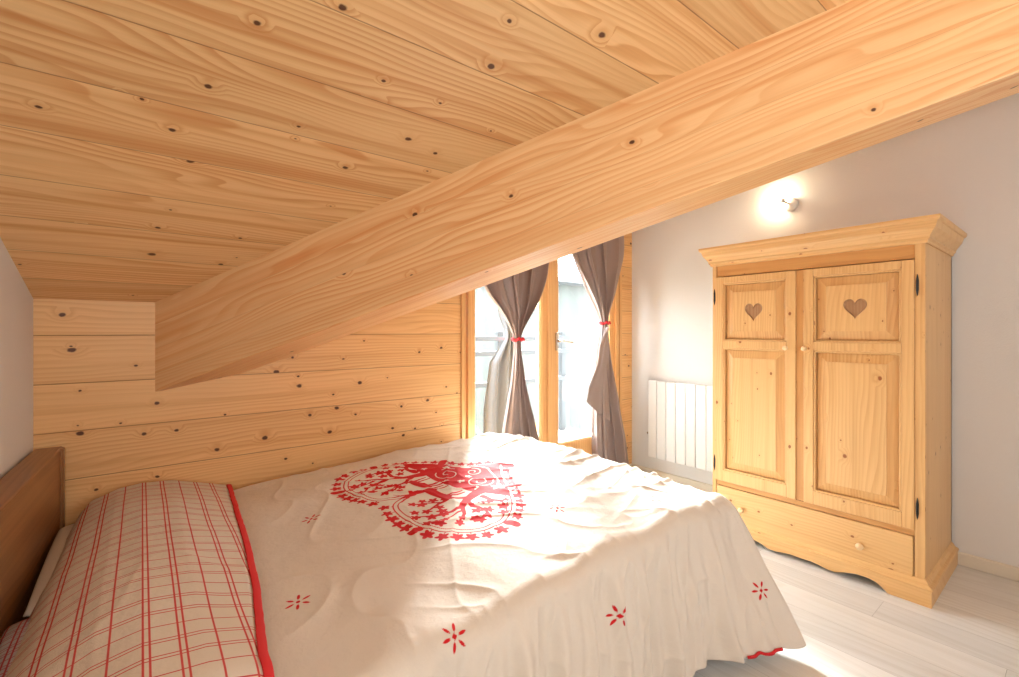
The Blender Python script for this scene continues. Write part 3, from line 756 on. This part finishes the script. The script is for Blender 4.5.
# swept mouldings round three sides
def sweep(prof, y0, y1, xf, xb):
    """prof: (outset, z) list; mitred round front and both sides"""
    m_ = MB(); rings = []
    for (o, z) in prof:
        rings.append([m_.bm.verts.new(p) for p in ((xb, y0 - o, z), (xf - o, y0 - o, z), (xf - o, y1 + o, z), (xb, y1 + o, z))])
    n = len(rings)
    for k in range(n):
        a, b = rings[k], rings[(k + 1) % n]
        for j in range(3): m_.bm.faces.new((a[j], a[j + 1], b[j + 1], b[j]))
    m_.bm.faces.new([r[0] for r in rings]); m_.bm.faces.new([r[3] for r in rings][::-1])
    return m_
cor = sweep([(-.02, 1.325), (.006, 1.325), (.008, 1.334), (.014, 1.340), (.014, 1.346), (.018, 1.354), (.024, 1.364), (.033, 1.376), (.037, 1.390), (.039, 1.397), (.044, 1.399), (.048, 1.406), (.048, 1.416), (-.02, 1.416)], WY0, WY1, WX, WB)
cor.box((WX, WY0, 1.39), (WB, WY1, 1.412))
cor.build('cornice', M['pine'], wd, grain=(0, 1, 0))
# plinth with scalloped apron
fx = WX - .020; pts = []
ya_, yb2 = WY0 - .020, WY1 + .020; cy = (ya_ + yb2) / 2; half = (yb2 - ya_) / 2
def scal(t):   # height of the cut-out at |t| from the centre
    t = abs(t)
    return float(np.interp(t, [0, .04, .07, .10, .13, .16, .20, .24, .265, .285, .30, .45], [.020, .022, .018, .012, .012, .024, .034, .034, .028, .014, 0, 0]))
pl = MB(); top = .080
low = [(fx, ya_ + (yb2 - ya_) * k / 120, scal(ya_ + (yb2 - ya_) * k / 120 - cy)) for k in range(121)]
pl.prism(low + [(fx, yb2, .066), (fx, ya_, .066)], (.02, 0, 0))
for y in (ya_, yb2 - .02): pl.box((fx + .02, y, 0), (WB, y + .02, .066))
pl.build('plinth', M['pine'], wd, grain=(0, 1, 0))
bm_ = sweep([(-.01, .060), (.022, .060), (.024, .064), (.021, .070), (.012, .074), (.006, .084), (.001, .090), (-.01, .090)], WY0, WY1, WX, WB)
bm_.build('base_moulding', M['pine'], wd, grain=(0, 1, 0))
def heart_pts(cy_, cz_, w, h, n=40):
    o = []
    for k in range(n):
        t = 2 * PI * k / n
        o.append((cy_ + w * math.sin(t) ** 3, cz_ + h * (13 * math.cos(t) - 5 * math.cos(2 * t) - 2 * math.cos(3 * t) - math.cos(4 * t)) / 16))
    return o
def cup_door(y0, y1, knob_y, hinge_y):
    x0 = WX - .004; x1 = WX + .018; s = .037
    m_ = MB()
    m_.box((x0, y0, ZD0), (x1, y0 + s, ZD1), .002); m_.box((x0, y1 - s, ZD0), (x1, y1, ZD1), .002)
    zr = [(ZD0, .318), (.919, .955), (1.236, ZD1)]
    for a, b in zr: m_.box((x0 + .0003, y0 + s, a), (x1, y1 - s, b), .002)
    d = m_.build('door', M['pine'], wd, grain=(0, 0, 1))
    for (a, b, hrt) in ((.318, .919, False), (.955, 1.236, True)):
        # dark-edged moulding inside the frame
        ya0, yb0 = y0 + s, y1 - s
        mo = MB()
        for (p, r_) in (((ya0, a), (yb0, a + .008)), ((ya0, b - .008), (yb0, b)), ((ya0, a), (ya0 + .008, b)), ((yb0 - .008, a), (yb0, b))):
            mo.box((x0 + .003, p[0], p[1]), (x1 - .002, r_[0], r_[1]), .0025)
        mo.build('panel_moulding', M['pine'], d, grain=(0, 0, 1))
        m2 = MB(); bw_ = .046; xb_, xf_ = x0 + .019, x0 + .006
        P0 = [(ya0 + .0098, a + .0098), (yb0 - .0098, a + .0098), (yb0 - .0098, b - .0098), (ya0 + .0098, b - .0098)]
        P1 = [(ya0 + bw_, a + bw_), (yb0 - bw_, a + bw_), (yb0 - bw_, b - bw_), (ya0 + bw_, b - bw_)]
        A_ = [m2.bm.verts.new((xb_, *p)) for p in P0]; B_ = [m2.bm.verts.new((xf_ + .004, *p)) for p in P1]; C_ = [m2.bm.verts.new((xf_, *p)) for p in P1]
        for i in range(4):
            j = (i + 1) % 4; m2.bm.faces.new((A_[i], A_[j], B_[j], B_[i])); 
        border = m2.build('panel_border', M['pine_mid'], d, grain=(0, 0, 1))
        m3 = MB()
        C_ = [m3.bm.verts.new((xf_, *p)) for p in P1]; Bk = [m3.bm.verts.new((xf_ + .006, *p)) for p in P1]
        for i in range(4): j = (i + 1) % 4; m3.bm.faces.new((Bk[i], Bk[j], C_[j], C_[i]))
        if not hrt: m3.bm.faces.new(C_)
        else:
            hc = ((ya0 + yb0) / 2, (a + b) / 2 + .002)
            HP = heart_pts(hc[0], hc[1], .040, .046)
            Hv = [m3.bm.verts.new((xf_, *p)) for p in HP]
            es = [m3.bm.edges.new((Hv[i], Hv[(i + 1) % len(Hv)])) for i in range(len(Hv))]
            es += [m3.bm.edges.get((C_[i], C_[(i + 1) % 4])) for i in range(4)]
            bmesh.ops.triangle_fill(m3.bm, edges=es, use_beauty=True)
            for f in [f for f in m3.bm.faces if all(v in Hv for v in f.verts)]:
                c = f.calc_center_median()
                # faces lying inside the heart outline are removed so that it is a real recess
                ins = False; jn = len(HP) - 1
                for i_ in range(len(HP)):
                    if (HP[i_][1] > c.z) != (HP[jn][1] > c.z) and c.y < (HP[jn][0] - HP[i_][0]) * (c.z - HP[i_][1]) / (HP[jn][1] - HP[i_][1]) + HP[i_][0]: ins = not ins
                    jn = i_
                if ins: m3.bm.faces.remove(f)
        fld_ = m3.build('raised_field', M['pine'], d, grain=(0, 0, 1))
        if hrt:
            m4 = MB(); HP2 = heart_pts(hc[0], hc[1] - .0005, .034, .040)
            a_ = [m4.bm.verts.new((xf_ - .0002, *p)) for p in HP]; b_ = [m4.bm.verts.new((xf_ + .006, *p)) for p in HP2]
            for i in range(len(a_)): j = (i + 1) % len(a_); m4.bm.faces.new((a_[i], a_[j], b_[j], b_[i]))
            m4.bm.faces.new(b_)
            m4.build('carved_heart', M['carved'], d, grain=(0, 0, 1))['label'] = 'carved recessed heart'
    MB().lathe([(.004, -.001), (.004, .006), (.0065, .009), (.0105, .014), (.011, .018), (.008, .022), (0, .0235)], (x0, knob_y, .927), (-1, 0, 0), 20).build('knob', M['brasswood'], d, smooth=True)
    for z in (1.172, .345):
        MB().lathe([(0, -.042), (.002, -.034), (.0042, -.018), (.0042, .018), (.002, .034), (0, .042)], (WX - .003, hinge_y, z), (0, 0, 1), 12).build('hinge', M['iron'], d, smooth=True)
    return d
cup_door(.417, .785, .778, .408); cup_door(.816, 1.178, .852, 1.184)
dr = MB().box((WX - .003, WY0 + .034, ZR0 + .006), (WX + .018, WY1 - .024, ZR1), .003).build('drawer', M['pine'], wd, grain=(0, 1, 0))
for y in (.58, 1.045):
    MB().lathe([(.005, -.001), (.005, .008), (.008, .011), (.013, .017), (.0135, .022), (.009, .027), (0, .0285)], (WX - .003, y, .148), (-1, 0, 0), 20).build('knob', M['brasswood'], dr, smooth=True)
MB().box((WX + .02, WY0 + .034, ZR0 + .006), (WX + .3, WY1 - .03, ZR0 + .012)).build('drawer_bottom', M['pine'], dr, grain=(0, 1, 0))

# ------------------------------------------------------------------ radiator
rd = empty('radiator', (XR, 1.55, .15), 'white panel radiator on the white wall between curtain and wardrobe', 'radiator')
ry1 = 1.895; rz0, rz1 = .148, .668; wdt = .0695; nP = 9
ry0 = ry1 - nP * wdt
MB().box((XR - .030, ry0, rz0 + .004), (XR - .008, ry1, rz1 - .004), .002).build('casing', M['radiator'], rd)
for k in range(nP):
    MB().box((XR - .052, ry1 - (k + 1) * wdt + .0018, rz0), (XR - .031, ry1 - k * wdt - .0018, rz1), .004).build('front_element', M['radiator'], rd)
for y in (ry1 - .08, ry0 + .08): MB().box((XR - .010, y - .015, rz0 + .1), (XR, y + .015, rz1 - .08), .001).build('bracket', M['radiator'], rd)
MB().lathe([(.010, 0), (.010, .012), (.007, .016), (0, .017)], (XR - .03, ry1, .305), (0, 1, 0), 14).build('control_knob', M['chrome'], rd, smooth=True)

# ------------------------------------------------------------------ wall lamp
lp = empty('wall_lamp', (XR, 1.03, 1.69), 'small round white spotlight, lit, on the white wall above the wardrobe', 'lamp')
MB().lathe([(.034, 0), (.034, .010), (.030, .016), (.012, .018), (.010, .022), (0, .023)], (XR, 1.022, 1.686), (-1, 0, 0), 28).build('base', M['lampwhite'], lp, smooth=True)
MB().tube([(XR - .015, 1.025, 1.688), (XR - .045, 1.033, 1.695), (XR - .06, 1.05, 1.705)], .006, 10).build('arm', M['chrome'], lp, smooth=True)
MB().lathe([(.008, 0), (.013, .004), (.014, .018), (.011, .020), (0, .019)], (XR - .056, 1.034, 1.700), (-.15, .85, .35), 20).build('lamp_holder', M['lampwhite'], lp, smooth=True)
bl = MB(); bmesh.ops.create_uvsphere(bl.bm, u_segments=20, v_segments=12, radius=.025)
for v in bl.bm.verts: v.co += Vector((XR - .061, 1.070, 1.715))
bl.build('bulb', M['bulb'], lp, smooth=True)
lamp_l = light('wall_lamp_light', 'POINT', (XR - .040, 1.080, 1.722), 2.6, (1.0, .80, .52), shadow_soft_size=.02)
